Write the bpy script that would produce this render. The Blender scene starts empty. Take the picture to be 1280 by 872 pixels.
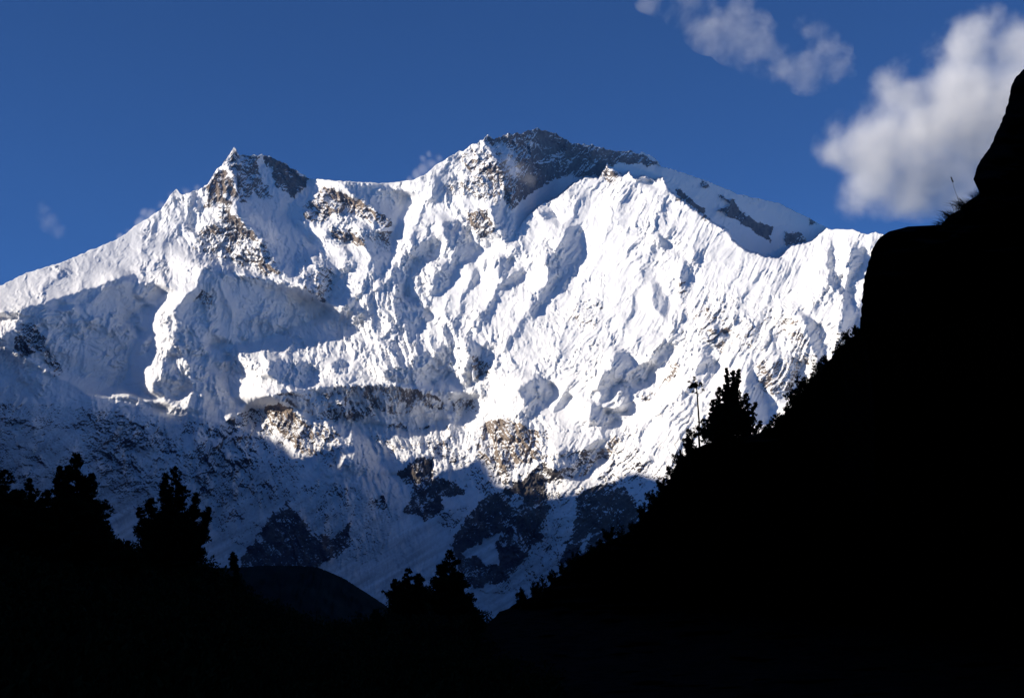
import bpy, math, random
import numpy as np

# ------------------------------------------------------------------ camera, sky, sun, exposure
SC = bpy.context.scene
COL = SC.collection
R = math.radians
PITCH = R(10.8)
FPX = 1280 * 50 / 36.0
cam_d = bpy.data.cameras.new('camera')
cam = bpy.data.objects.new('camera', cam_d)
COL.objects.link(cam)
cam.location = (0, 0, 0)
cam.rotation_euler = (R(90) + PITCH, 0, 0)
cam_d.lens = 50
cam_d.sensor_width = 36
cam_d.sensor_fit = 'HORIZONTAL'
cam_d.clip_start = 0.5
cam_d.clip_end = 90000
SC.camera = cam

SUN_AZ = R(75)      # from straight behind the camera towards the left
SUN_EL = R(20)
S = np.array([-math.cos(SUN_EL) * math.sin(SUN_AZ), -math.cos(SUN_EL) * math.cos(SUN_AZ), math.sin(SUN_EL)])
world = bpy.data.worlds.new('World')
SC.world = world
world.use_nodes = True
nt = world.node_tree
bg = nt.nodes['Background']
sky = nt.nodes.new('ShaderNodeTexSky')
sky.sky_type = 'NISHITA'
sky.sun_disc = False
sky.sun_elevation = SUN_EL
sky.sun_rotation = math.atan2(S[0], S[1])
sky.altitude = 4200
sky.air_density = 0.88
sky.dust_density = 0.0
sky.ozone_density = 9.5
nt.links.new(sky.outputs[0], bg.inputs[0])
bg.inputs[1].default_value = 0.084
sd = bpy.data.lights.new('sun', 'SUN')
sd.energy = 5.0
sd.angle = R(0.5)
sd.color = (1.0, 0.90, 0.76)
sun = bpy.data.objects.new('sun', sd)
COL.objects.link(sun)
from mathutils import Vector
sun.rotation_euler = Vector(S).to_track_quat('Z', 'Y').to_euler()
sun.location = (0, 0, 100)
SC.view_settings.view_transform = 'Standard'
SC.view_settings.look = 'None'
SC.view_settings.exposure = 0.4
SC.view_settings.gamma = 1.0
SC.cycles.max_bounces = 8
SC.cycles.diffuse_bounces = 2
SC.cycles.volume_bounces = 4
SC.cycles.volume_step_rate = 0.35
SC.cycles.use_denoising = True

# ------------------------------------------------------------------ helpers
def ray(U, V):
    """direction through a photo position, scaled so that its y component is 1"""
    cx = (np.asarray(U, float) - 640) / FPX
    cy = (436 - np.asarray(V, float)) / FPX
    dy = math.cos(PITCH) - cy * math.sin(PITCH)
    dz = math.sin(PITCH) + cy * math.cos(PITCH)
    return cx / dy, dz / dy

def at(U, V, y):
    a, b = ray(U, V)
    return Vector((float(a) * y, y, float(b) * y))

def smooth(e0, e1, x):
    t = np.clip((x - e0) / (e1 - e0), 0, 1)
    return t * t * (3 - 2 * t)

def perlin(x, y, seed=0):
    xi = np.floor(x).astype(np.int64)
    yi = np.floor(y).astype(np.int64)
    xf = x - xi
    yf = y - yi
    def g(ix, iy):
        h = (ix * 374761393 + iy * 668265263 + seed * 1442695041) & 0xffffffff
        h = ((h ^ (h >> 13)) * 1274126177) & 0xffffffff
        h = (h ^ (h >> 16)) & 0xffff
        a = h * (2 * np.pi / 65536.0)
        return np.cos(a), np.sin(a)
    def d(ix, iy, fx, fy):
        gx, gy = g(ix, iy)
        return gx * fx + gy * fy
    u = xf * xf * xf * (xf * (xf * 6 - 15) + 10)
    v = yf * yf * yf * (yf * (yf * 6 - 15) + 10)
    a = d(xi, yi, xf, yf)
    b = d(xi + 1, yi, xf - 1, yf)
    c = d(xi, yi + 1, xf, yf - 1)
    e = d(xi + 1, yi + 1, xf - 1, yf - 1)
    return ((a + (b - a) * u) * (1 - v) + (c + (e - c) * u) * v) * 1.5

def fbm(x, y, seed, octs, gain=0.5):
    s = 0; a = 1.0
    for k in range(octs):
        s = s + a * perlin(x * 2 ** k, y * 2 ** k, seed + 17 * k)
        a *= gain
    return s

def ridged(x, y, seed, octs, gain=0.5):
    s = 0; a = 1.0; w = 1.0
    for k in range(octs):
        n = 1 - np.abs(perlin(x * 2.03 ** k, y * 2.03 ** k, seed + 31 * k)) * 1.6
        n = n * n * w
        w = np.clip(n * 1.4, 0.15, 1)
        s = s + a * n
        a *= gain
    return s

def link_mesh(name, verts, faces, mat=None, parent=None, smooth_sh=True, attrs=None):
    me = bpy.data.meshes.new(name)
    v = np.ascontiguousarray(verts, dtype=np.float32).reshape(-1, 3)
    f = np.asarray(faces, dtype=np.int32)
    n = f.shape[1]
    me.vertices.add(len(v))
    me.vertices.foreach_set('co', v.ravel())
    me.loops.add(f.size)
    me.loops.foreach_set('vertex_index', f.ravel())
    me.polygons.add(len(f))
    me.polygons.foreach_set('loop_start', np.arange(0, f.size, n, dtype=np.int32))
    me.polygons.foreach_set('loop_total', np.full(len(f), n, dtype=np.int32))
    if smooth_sh:
        me.polygons.foreach_set('use_smooth', np.ones(len(f), dtype=bool))
    for k, a in (attrs or {}).items():
        at_ = me.attributes.new(k, 'FLOAT', 'POINT')
        at_.data.foreach_set('value', np.ascontiguousarray(a, dtype=np.float32).ravel())
    me.update()
    me.validate()
    if mat: me.materials.append(mat)
    o = bpy.data.objects.new(name, me)
    COL.objects.link(o)
    if parent: o.parent = parent
    return o

def grid_faces(nr, nc, flip=False):
    i = np.arange(nr - 1)[:, None] * nc + np.arange(nc - 1)[None, :]
    q = np.stack([i, i + 1, i + nc + 1, i + nc], -1).reshape(-1, 4)
    return q[:, ::-1] if flip else q

def structure(o):
    o['kind'] = 'structure'
    return o

def tag(o, label, cat, group=None, kind=None):
    o['label'] = label
    o['category'] = cat
    if group: o['group'] = group
    if kind: o['kind'] = kind
    return o

def nodes(name):
    m = bpy.data.materials.new(name)
    m.use_nodes = True
    t = m.node_tree
    return m, t, t.nodes['Principled BSDF']

# ------------------------------------------------------------------ materials of the high mountain
def mountain_material():
    m, t, p = nodes('snow and rock')
    N = t.nodes.new; L = t.links.new
    tc = N('ShaderNodeTexCoord')
    at_ = N('ShaderNodeAttribute'); at_.attribute_name = 'rock'
    tan = N('ShaderNodeAttribute'); tan.attribute_name = 'tan'
    n1 = N('ShaderNodeTexNoise'); n1.inputs['Scale'].default_value = 0.011; n1.inputs['Detail'].default_value = 9; n1.inputs['Roughness'].default_value = .76
    L(tc.outputs['Object'], n1.inputs['Vector'])
    ma = N('ShaderNodeMath'); ma.operation = 'MULTIPLY_ADD'; ma.inputs[1].default_value = 1.3; ma.inputs[2].default_value = -0.65
    L(n1.outputs[0], ma.inputs[0])
    ad = N('ShaderNodeMath'); ad.operation = 'ADD'
    L(at_.outputs['Fac'], ad.inputs[0]); L(ma.outputs[0], ad.inputs[1])
    mr = N('ShaderNodeMapRange'); mr.interpolation_type = 'SMOOTHSTEP'
    mr.inputs[1].default_value = 0.40; mr.inputs[2].default_value = 0.62
    L(ad.outputs[0], mr.inputs[0])
    n2 = N('ShaderNodeTexNoise'); n2.inputs['Scale'].default_value = 0.01; n2.inputs['Detail'].default_value = 7; n2.inputs['Roughness'].default_value = .7
    L(tc.outputs['Object'], n2.inputs['Vector'])
    cr = N('ShaderNodeValToRGB')
    cr.color_ramp.elements[0].position = .35; cr.color_ramp.elements[0].color = (.030, .028, .029, 1)
    cr.color_ramp.elements[1].position = .68; cr.color_ramp.elements[1].color = (.125, .107, .09, 1)
    L(n2.outputs[0], cr.inputs[0])
    cr2 = N('ShaderNodeValToRGB')
    cr2.color_ramp.elements[0].position = .35; cr2.color_ramp.elements[0].color = (.12, .095, .075, 1)
    cr2.color_ramp.elements[1].position = .65; cr2.color_ramp.elements[1].color = (.36, .285, .22, 1)
    L(n2.outputs[0], cr2.inputs[0])
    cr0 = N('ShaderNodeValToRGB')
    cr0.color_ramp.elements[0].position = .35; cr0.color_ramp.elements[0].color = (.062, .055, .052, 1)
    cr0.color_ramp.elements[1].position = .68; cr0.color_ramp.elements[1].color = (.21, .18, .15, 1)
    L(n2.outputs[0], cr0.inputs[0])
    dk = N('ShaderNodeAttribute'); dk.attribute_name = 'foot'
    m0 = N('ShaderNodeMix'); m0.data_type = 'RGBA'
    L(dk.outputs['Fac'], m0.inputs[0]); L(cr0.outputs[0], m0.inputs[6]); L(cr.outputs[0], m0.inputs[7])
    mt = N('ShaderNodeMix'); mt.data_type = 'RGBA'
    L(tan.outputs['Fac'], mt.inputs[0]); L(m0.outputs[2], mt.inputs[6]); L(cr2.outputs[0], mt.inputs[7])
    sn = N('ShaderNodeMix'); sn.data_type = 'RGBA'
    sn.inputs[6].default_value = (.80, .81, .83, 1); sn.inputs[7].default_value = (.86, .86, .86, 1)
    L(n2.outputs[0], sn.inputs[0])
    dt_ = N('ShaderNodeAttribute'); dt_.attribute_name = 'dirt_and_shade'
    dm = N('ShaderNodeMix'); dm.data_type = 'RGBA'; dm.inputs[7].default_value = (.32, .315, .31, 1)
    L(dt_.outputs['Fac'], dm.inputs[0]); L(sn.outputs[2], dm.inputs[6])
    mx = N('ShaderNodeMix'); mx.data_type = 'RGBA'
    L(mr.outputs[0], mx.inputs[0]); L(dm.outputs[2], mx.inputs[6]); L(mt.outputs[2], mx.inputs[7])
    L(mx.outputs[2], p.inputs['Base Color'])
    p.inputs['Roughness'].default_value = 0.85
    p.inputs['Specular IOR Level'].default_value = 0.15
    n3 = N('ShaderNodeTexNoise'); n3.inputs['Scale'].default_value = 0.06; n3.inputs['Detail'].default_value = 5; n3.inputs['Roughness'].default_value = .7
    L(tc.outputs['Object'], n3.inputs['Vector'])
    bs = N('ShaderNodeMath'); bs.operation = 'MULTIPLY_ADD'; bs.inputs[1].default_value = 0.7; bs.inputs[2].default_value = 0.18
    L(mr.outputs[0], bs.inputs[0])
    bp = N('ShaderNodeBump'); bp.inputs['Distance'].default_value = 14
    L(bs.outputs[0], bp.inputs['Strength'])
    L(n3.outputs[0], bp.inputs['Height'])
    L(bp.outputs[0], p.inputs['Normal'])
    return m
M_MTN = mountain_material()

# ------------------------------------------------------------------ the high mountain
SKY = [(-1200,700),(-700,500),(-400,440),(-200,405),(-60,372),(0,357),(36,340),(77,328),(110,314),(149,298),(171,281),(201,262),(220,235),(226,243),(237,241),(259,232),(268,215),(283,199),(292,185),(299,193),(311,194),(328,194),(336,195),(361,207),(386,223),(397,224),(438,227),(482,229),(515,225),(532,218),(547,205),(569,192),(602,176),(610,168),(618,174),(629,169),(651,166),(672,161),(690,165),(715,179),(737,181),(764,188),(789,190),(805,191),(820,199),(828,209),(854,216),(890,229),(923,243),(973,254),(1008,271),(1028,282),(1036,286),(1066,287),(1083,293),(1094,290),(1104,294),(1150,315),(1250,340),(1400,380),(1600,440),(1900,560),(2300,740)]
CREST = [(636,330),(645,296),(654,280),(660,272),(676,258),(698,247),(717,231),(734,223),(748,225),(759,209),(768,214),(775,220),(779,222),(786,217),(794,225),(805,222),(820,228),(829,224),(832,230),(836,239),(860,257),(890,279),(912,291),(915,301),(934,315),(956,322),(974,324),(989,309),(1014,304),(1036,286),(1060,270)]
# parts of the faces that lean away from the sun (1) and faces turned to it (0), painted in order
SLOPES = [
 (1, .0, [(-400,400),(-200,385),(-60,388),(15,390),(55,378),(91,366),(132,353),(171,342),(172,358),(246,358),(254,334),(270,329),(284,338),(300,346),(322,344),(334,349),(356,360),(372,360),(389,371),(409,386),(407,392),(391,401),(371,409),(338,418),(322,426),(310,427),(300,440),(330,505),(330,620),(-400,620)]),
 (0, .0, [(165,365),(171,353),(172,338),(210,336),(237,336),(252,338),(250,350),(238,366),(228,377),(217,387),(222,392),(226,405),(220,415),(218,432),(206,448),(201,467),(193,476),(190,486),(199,497),(220,499),(234,482),(227,470),(219,458),(215,446),(226,443),(232,452),(240,472),(243,488),(238,500),(233,512),(217,515),(204,507),(193,504),(165,493),(143,499),(127,501),(115,493),(135,484),(154,478),(165,470),(160,451),(165,440),(176,420),(172,409),(157,403),(175,390),(186,380),(170,371)]),
 (1, .0, [(176,352),(195,355),(206,363),(192,378),(174,372),(168,366)]),
 (1, .0, [(190,420),(191,427),(180,443),(173,440),(176,430)]),
 (0, .0, [(-60,398),(22,396),(19,409),(8,418),(-20,424),(-60,430)]),
 (0, .0, [(72,382),(93,380),(92,388),(78,389)]),
 (0, .0, [(264,436),(281,425),(295,433),(308,437),(310,427),(322,426),(380,404),(470,400),(600,400),(620,600),(330,600),(318,507),(281,525),(272,522),(303,503),(289,495),(283,475),(294,465),(286,445),(275,440)]),
 (.6, .0, [(243,243),(254,246),(252,262),(244,278),(232,290),(222,296),(220,285),(232,270)]),
 (1, .0, [(292,186),(306,190),(328,190),(350,196),(369,208),(386,222),(380,238),(364,256),(360,270),(378,290),(392,304),(376,316),(369,330),(364,343),(352,345),(345,327),(334,311),(322,297),(314,283),(300,275),(292,258),(298,245),(295,225),(284,209),(295,203)]),
 (1, .0, [(501,262),(495,284),(492,305),(481,335),(463,362),(448,376),(436,384),(450,360),(460,340),(463,318),(449,300),(449,280),(470,288),(485,282),(490,270)]),
 (1, .0, [(427,231),(438,229),(482,232),(512,242),(501,267),(488,275),(468,261),(444,245)]),
 (.7, .0, [(394,318),(410,330),(430,335),(440,330),(436,340),(420,350),(410,372),(398,375),(380,360),(372,350),(385,345),(398,340)]),
 (.7, .0, [(408,285),(420,290),(432,298),(428,305),(416,300),(406,294)]),
 (1, .0, [(517,308),(541,296),(552,300),(540,314),(520,325),(508,345),(505,375),(497,378),(492,355),(500,330)]),
 (1, .0, [(552,278),(572,275),(585,289),(594,302),(605,311),(591,319),(577,330),(566,338),(563,355),(552,366),(536,371),(540,350),(550,338),(566,316),(555,294)]),
 (1, .0, [(598,160),(603,174),(613,187),(624,209),(628,231),(627,250),(612,258),(616,272),(626,285),(621,296),(632,302),(643,296),(652,284),(660,272),(676,258),(698,247),(717,231),(734,223),(748,225),(759,209),(775,220),(786,217),(794,225),(820,228),(829,224),(836,239),(860,257),(890,279),(912,291),(915,301),(934,315),(956,322),(974,324),(989,309),(1014,304),(1036,286),(1030,150)]),
 (.8, .0, [(672,266),(690,264),(697,272),(680,275)]),
 (.8, .0, [(712,283),(728,278),(726,294),(728,319),(712,338),(693,360),(679,380),(668,380),(679,360),(693,338),(679,330),(693,311),(704,294)]),
 (1, .0, [(621,357),(638,344),(654,333),(658,341),(646,352),(627,360)]),
 (.8, .0, [(621,325),(634,318),(640,322),(630,346),(622,344)]),
 (1, .0, [(590,338),(599,333),(594,360),(588,362)]),
 (1, .0, [(825,293),(831,298),(836,309),(830,313),(824,304)]),
 (1, .0, [(854,326),(861,326),(860,345),(852,359),(850,345)]),
 (.6, .0, [(816,356),(824,352),(838,380),(832,396),(818,390)]),
 (1, .0, [(1036,301),(1040,318),(1039,345),(1033,334)]),
 (1, .0, [(1066,312),(1080,309),(1077,334),(1066,345),(1063,373),(1072,389),(1066,430),(1050,430),(1055,373),(1033,348),(1040,347),(1056,365)]),
 (1, .0, [(1003,391),(1013,399),(1025,407),(1024,424),(1032,451),(1024,457),(1013,429),(1007,410)]),
 (1, .0, [(870,468),(876,454),(884,446),(897,450),(892,458),(880,462)]),
 (1, .0, [(893,408),(907,414),(904,420),(896,417)]),
 (1, .0, [(938,449),(942,468),(955,490),(963,512),(957,528),(936,530),(930,495),(933,473)]),
 (.6, .0, [(966,452),(985,446),(1002,450),(998,480),(975,500),(963,490)]),
 (1, .0, [(587,426),(600,432),(612,423),(619,437),(604,448),(608,462),(593,478),(582,486),(582,459),(587,442)]),
 (1, .0, [(648,486),(660,476),(675,470),(689,478),(693,492),(681,506),(667,510),(670,519),(656,529),(649,522),(656,510),(653,497)]),
 (1, .0, [(703,492),(715,492),(708,506),(690,519),(697,506)]),
 (1, .0, [(750,470),(764,459),(769,440),(785,442),(794,459),(813,448),(821,434),(832,420),(835,431),(822,450),(810,473),(791,481),(780,475),(769,481),(763,497),(752,503),(748,486)]),
 (1, .0, [(785,481),(787,508),(780,517),(758,514),(772,525),(758,534),(736,534),(740,508),(743,503),(758,508),(777,508),(781,492)]),
 (.8, .0, [(662,385),(678,371),(697,360),(681,376),(667,398)]),
 (.8, .0, [(700,565),(725,563),(750,548),(768,546),(768,556),(750,570),(735,592),(715,600),(690,590)]),
 (1, .0, [(336,451),(352,448),(363,453),(382,451),(393,462),(388,478),(363,485),(349,475),(336,470)]),
 (1, .0, [(415,453),(424,445),(432,453),(424,467),(417,462)]),
 (1, .0, [(479,462),(498,459),(515,451),(534,437),(545,440),(561,429),(561,448),(553,456),(561,467),(537,484),(493,478),(482,470)]),
 (.7, .0, [(492,365),(504,374),(534,387),(539,401),(517,412),(490,418),(493,393)]),
 (.7, .0, [(449,368),(465,360),(443,379),(432,407),(402,415),(410,401),(429,387)]),
 (.85, .0, [(314,501),(355,489),(410,484),(454,480),(493,481),(534,486),(545,484),(560,492),(575,489),(597,492),(580,510),(570,530),(560,525),(540,530),(520,540),(500,538),(480,530),(460,530),(440,530),(430,545),(420,548),(415,530),(400,522),(380,522),(366,511),(349,503),(330,510),(300,518)]),
 (1, .0, [(438,528),(455,540),(475,558),(485,570),(474,583),(498,592),(480,602),(430,602),(432,580),(443,563)]),
]
ROCKS = [  # amount, tan amount, outline
 (.80, .25, [(286,205),(293,184),(300,193),(325,196),(322,215),(330,230),(342,246),(330,250),(315,238),(308,255),(298,255),(297,225)]),
 (.88, .15, [(328,194),(350,198),(386,224),(380,236),(366,248),(345,232),(338,212)]),
 (.78, 1., [(270,218),(280,213),(290,222),(297,245),(290,255),(262,250),(258,235)]),
 (.48, .7, [(285,262),(300,275),(330,300),(350,340),(330,350),(300,345),(275,330),(240,310),(245,290),(270,275)]),
 (.40, .4, [(262,240),(295,255),(285,270),(270,262),(250,262)]),
 (.80, .9, [(406,231),(427,242),(449,250),(488,275),(492,283),(477,283),(449,272),(427,261),(405,275),(389,278),(378,269),(378,258),(394,245)]),
 (.66, .8, [(413,283),(440,287),(455,300),(458,312),(438,303),(416,298)]),
 (.45, .4, [(455,290),(490,290),(488,320),(470,310)]),
 (.35, .4, [(369,318),(400,315),(420,345),(410,380),(390,375),(375,350)]),
 (.45, .7, [(570,200),(600,180),(612,190),(622,210),(628,232),(625,250),(600,250),(560,245),(552,238),(560,225),(590,225),(585,208)]),
 (.55, .7, [(583,267),(605,258),(616,278),(618,291),(602,300),(588,283)]),
 (.36, .0, [(-60,500),(120,510),(280,530),(330,600),(420,600),(500,640),(470,700),(380,700),(300,680),(200,640),(60,640),(-60,640)]),  # scattered rock, made denser to paint deeper shade onto the lower-left snow
 (.40, .1, [(640,600),(700,560),(800,560),(840,600),(800,680),(690,720),(640,740),(600,740)]),
 (.66, .2, [(603,174),(612,166),(650,163),(672,158),(700,166),(737,178),(790,187),(828,208),(800,206),(770,202),(752,222),(735,220),(700,222),(680,230),(660,245),(640,262),(632,255),(628,231),(613,187)]),
 (-.32, .2, [(655,176),(675,180),(705,196),(724,206),(700,207),(675,195)]),
 (-.25, .2, [(618,178),(632,180),(650,215),(640,222)]),
 (.50, .2, [(660,185),(700,190),(750,200),(700,215),(670,210)]),
 (.55, .6, [(758,212),(776,220),(782,228),(770,232),(756,228)]),
 (.85, .1, [(846,235),(857,244),(879,262),(888,278),(862,258),(843,246)]),
 (.85, .1, [(898,262),(912,256),(900,243),(915,250),(925,262),(945,276),(966,284),(963,304),(948,294),(934,284),(915,272)]),
 (.80, .1, [(981,288),(1000,293),(1010,304),(983,308)]),
 (.70, .1, [(1010,273),(1022,281),(1014,281)]), (.7, .1, [(878,224),(888,230),(884,236),(877,230)]),
 (.74, .9, [(590,536),(615,525),(640,525),(665,536),(687,542),(684,569),(659,577),(637,586),(615,600),(598,575),(593,553)]),
 (.75, .9, [(330,511),(349,503),(366,511),(377,525),(391,530),(393,552),(397,570),(377,568),(363,552),(344,536),(333,519)]),
 (.24, .4, [(345,492),(400,488),(450,500),(470,520),(440,528),(400,522),(372,514)]),
 (.22, .4, [(398,482),(454,479),(520,485),(548,496),(560,512),(520,508),(500,520),(470,512),(440,498),(410,496)]),
 (.34, .5, [(462,535),(500,528),(528,540),(532,558),(505,562),(492,578),(470,562)]),
 (.36, .2, [(560,500),(590,500),(600,512),(575,522)]),
 (.45, .6, [(523,533),(589,533),(589,566),(530,562)]),
 (.40, .5, [(395,525),(420,520),(430,560),(410,590),(393,570)]),
 (.88, .0, [(358,626),(372,640),(385,660),(400,668),(418,672),(437,650),(437,680),(420,695),(395,710),(300,712),(308,685),(330,655),(345,637)]),
 (.30, .0, [(350,680),(362,662),(368,664),(354,690)]),
 (.88, .0, [(498,590),(518,574),(542,571),(540,593),(570,604),(586,609),(581,620),(553,618),(551,642),(529,648),(504,637),(518,612),(501,601)]),
 (.75, .0, [(545,645),(575,632),(586,632),(578,648),(566,660),(545,655)]),
 (.70, .0, [(466,625),(472,618),(484,622),(485,635),(472,640)]),
 (.70, .0, [(396,630),(408,628),(412,650),(402,655)]),
 (.62, .3, [(588,585),(612,575),(640,590),(630,612),(606,626),(596,608)]),
 (.55, .0, [(540,565),(575,566),(600,585),(608,605),(598,612),(580,590),(560,580)]),
 (.92, .0, [(562,680),(592,634),(614,618),(642,607),(664,590),(680,593),(687,637),(675,656),(679,676),(664,681),(653,698),(650,711),(625,725),(600,735),(581,728),(570,698)]),
 (-.8, .0, [(573,692),(625,662),(621,709),(603,700)]),
 (-.4, .0, [(636,625),(645,615),(655,625),(650,640)]),
 (-.3, .0, [(640,655),(650,665),(662,690),(655,690),(640,668)]),
 (.90, .0, [(716,623),(736,610),(766,600),(785,612),(802,640),(793,665),(763,690),(733,700),(714,710),(700,700),(706,678),(716,662),(722,642)]),
 (-.5, .0, [(722,690),(736,664),(740,668),(732,688)]), (-.3, .0, [(745,650),(754,642),(752,652)]),
 (.54, .1, [(245,560),(262,535),(300,515),(330,520),(345,560),(350,600),(330,620),(300,650),(262,650),(250,620)]),
 (.60, .1, [(90,515),(150,515),(180,540),(235,545),(230,570),(180,560),(150,600),(110,570)]),
 (.58, .1, [(120,570),(200,570),(235,610),(180,640),(140,620)]),
 (.56, .1, [(285,530),(318,508),(333,520),(345,545),(380,585),(370,610),(330,640),(290,620)]),
 (.50, .1, [(25,405),(45,405),(60,430),(78,465),(70,470),(50,440),(30,445),(15,440)]),
 (.60, .1, [(-20,545),(8,555),(20,590),(-20,600)]),
 (.35, .1, [(240,372),(252,362),(268,372),(262,384),(245,384)]),
 (.60, .9, [(838,462),(846,450),(850,456),(845,470),(820,492),(808,505),(802,498),(825,478)]),
 (.60, .9, [(884,388),(896,392),(893,400),(880,396)]),
 (.50, .9, [(985,420),(1000,410),(1013,440),(1010,460),(995,440)]),
 (.60, .9, [(944,452),(960,448),(965,480),(955,490),(948,470)]),
 (.42, .5, [(966,452),(985,446),(1002,450),(998,480),(975,500),(963,490)]),
 (.45, .9, [(760,545),(795,525),(797,533),(775,560),(755,590),(740,595)]),
 (.45, .7, [(590,445),(615,452),(612,468),(596,476)]),
 (.36, .8, [(670,410),(690,390),(720,375),(755,378),(745,415),(700,412)]),
 (.34, .8, [(850,350),(930,370),(990,360),(1010,390),(960,440),(900,440),(850,400)]),
]

def raster(poly, X, Y):
    inside = np.zeros(X.shape, bool)
    px = [p[0] for p in poly]; py = [p[1] for p in poly]
    n = len(poly)
    x0, x1, y0, y1 = min(px), max(px), min(py), max(py)
    box = (X >= x0) & (X <= x1) & (Y >= y0) & (Y <= y1)
    if not box.any(): return inside
    x = X[box]; y = Y[box]; ins = np.zeros(x.shape, bool)
    for i in range(n):
        xa, ya, xb, yb = px[i], py[i], px[i - 1], py[i - 1]
        if ya == yb: continue
        c = ((ya > y) != (yb > y)) & (x < (xb - xa) * (y - ya) / (yb - ya) + xa)
        ins ^= c
    inside[box] = ins
    return inside

# sun geometry against the mean slope of the mountain (dimensionless, in the photo's plane)
LEAN = 0.87
down = math.atan2(S[2], -S[0])
sx, sy = math.cos(down), math.sin(down)
rate = (-S[1] + LEAN * S[2]) / math.hypot(S[0], S[2])   # recession that just grazes the light

GU = np.arange(-420, 1480, 2.0); GV = np.arange(120, 880, 2.0)
XU, XV = np.meshgrid(GU, GV)
wx = XU + 2.2 * fbm(XU / 16, XV / 16, 5, 3) ; wy = XV + 2.2 * fbm(XU / 16, XV / 16, 9, 3)
target = np.zeros(XU.shape)
for k, _, poly in SLOPES:
    target[raster(poly, wx, wy)] = k
# the big valley shadow is thrown from the left, so the faces there stay free
free = XV > np.interp(XU, [-400,0,116,233,285,345,370,400,480,520,564,597,620,690,746,800,900], [430,430,495,514,526,545,572,590,596,590,590,585,600,625,612,600,620])
ku, kv = zip(*SKY)
sky_px = np.interp(XU, ku, kv)
free |= XV < sky_px - 3
cu, cv = zip(*CREST)
basin = (XU > 648) & (XV < np.interp(XU, cu, cv)) & (XU < 1040) & ~(XV < sky_px - 3)
def relief():
    ra_, rb_ = ray(XU, XV)
    rate_ = rate / np.clip(1 - LEAN * rb_ - .56 * ra_, .5, 1.3)
    rate_ = rate_ + .42 * smooth(640, 720, XU)
    nr, nc = XU.shape
    P0, P1 = 2 * nr, 2 * nc
    ky = 2 * np.pi * np.fft.fftfreq(P0, 2.0)[:, None]; kx = 2 * np.pi * np.fft.fftfreq(P1, 2.0)[None, :]
    ds = 1j * (kx * sx + ky * sy); dt = 1j * (-kx * sy + ky * sx)
    a_t, mu = 0.10, 5e-6
    den = np.abs(ds) ** 2 + a_t * np.abs(dt) ** 2 + mu + 1.2 * (np.abs(ds) ** 2 + np.abs(dt) ** 2) ** 2
    lo = np.full((P0, P1), -.18); hi = np.full((P0, P1), 0.8)
    t = target
    lo[:nr, :nc] = np.where(free, -.4, np.where(t > 0, -3.4, .12 - .22 * smooth(600, 720, XU)))
    hi[:nr, :nc] = np.where(free, .4, np.where(t > 0, -(rate_ * 1.1 + .25) * t, 1.2))
    lo[:nr, :nc][basin] = -.6; hi[:nr, :nc][basin] = -.15
    lo[nr:] = -.3; hi[nr:] = .3; lo[:, nc:] = -.5; hi[:, nc:] = .5
    B = np.zeros((P0, P1)); lam = np.zeros((P0, P1))
    g = np.clip(B, lo, hi)
    for it in range(120):
        F = np.conj(ds) * np.fft.fft2(g - lam) / den
        Bs = np.real(np.fft.ifft2(ds * F))
        g = np.clip(Bs + lam, lo, hi)
        lam = lam + Bs - g
    return np.real(np.fft.ifft2(F))[:nr, :nc]
BREL = relief()
def bil(A, U, V):
    win = smooth(-415, -250, U) * (1 - smooth(1280, 1470, U))
    u = np.clip((U - GU[0]) / 2, 0, len(GU) - 1.001); v = np.clip((V - GV[0]) / 2, 0, len(GV) - 1.001)
    i = u.astype(int); j = v.astype(int); fu = u - i; fv = v - j
    return win * ((A[j, i] * (1 - fu) + A[j, i + 1] * fu) * (1 - fv) + (A[j + 1, i] * (1 - fu) + A[j + 1, i + 1] * fu) * fv)

TURN = .42      # the right-hand wall swings forward, facing the sun
def base_depth(U, V):
    a, b = ray(U, V)
    y = 9000 / (1 - LEAN * np.clip(b, -.05, .6)) - TURN * 7.0 * (np.logaddexp(0, (U - 660) / 40) * 40 - np.logaddexp(0, (U - 1350) / 160) * 160)
    cu, cv = zip(*CREST)
    cr = np.interp(U, cu, cv) - 2.2 * np.abs(fbm(U / 7, U * 0, 9, 3, .6))
    fade = smooth(640, 700, U) * (1 - smooth(1036, 1040, U))
    sa_, sb_ = ray(U, np.interp(U, *zip(*SKY)))
    yb = 9000 / (1 - LEAN * sb_) * (1 - .35 * sb_) / (1 - .35 * b) + 350 + 11.0 * np.clip(U - 640, 0, 400)
    y = y + fade * smooth(0.2, 2.2, cr - V) * (yb - y)
    return y

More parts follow.
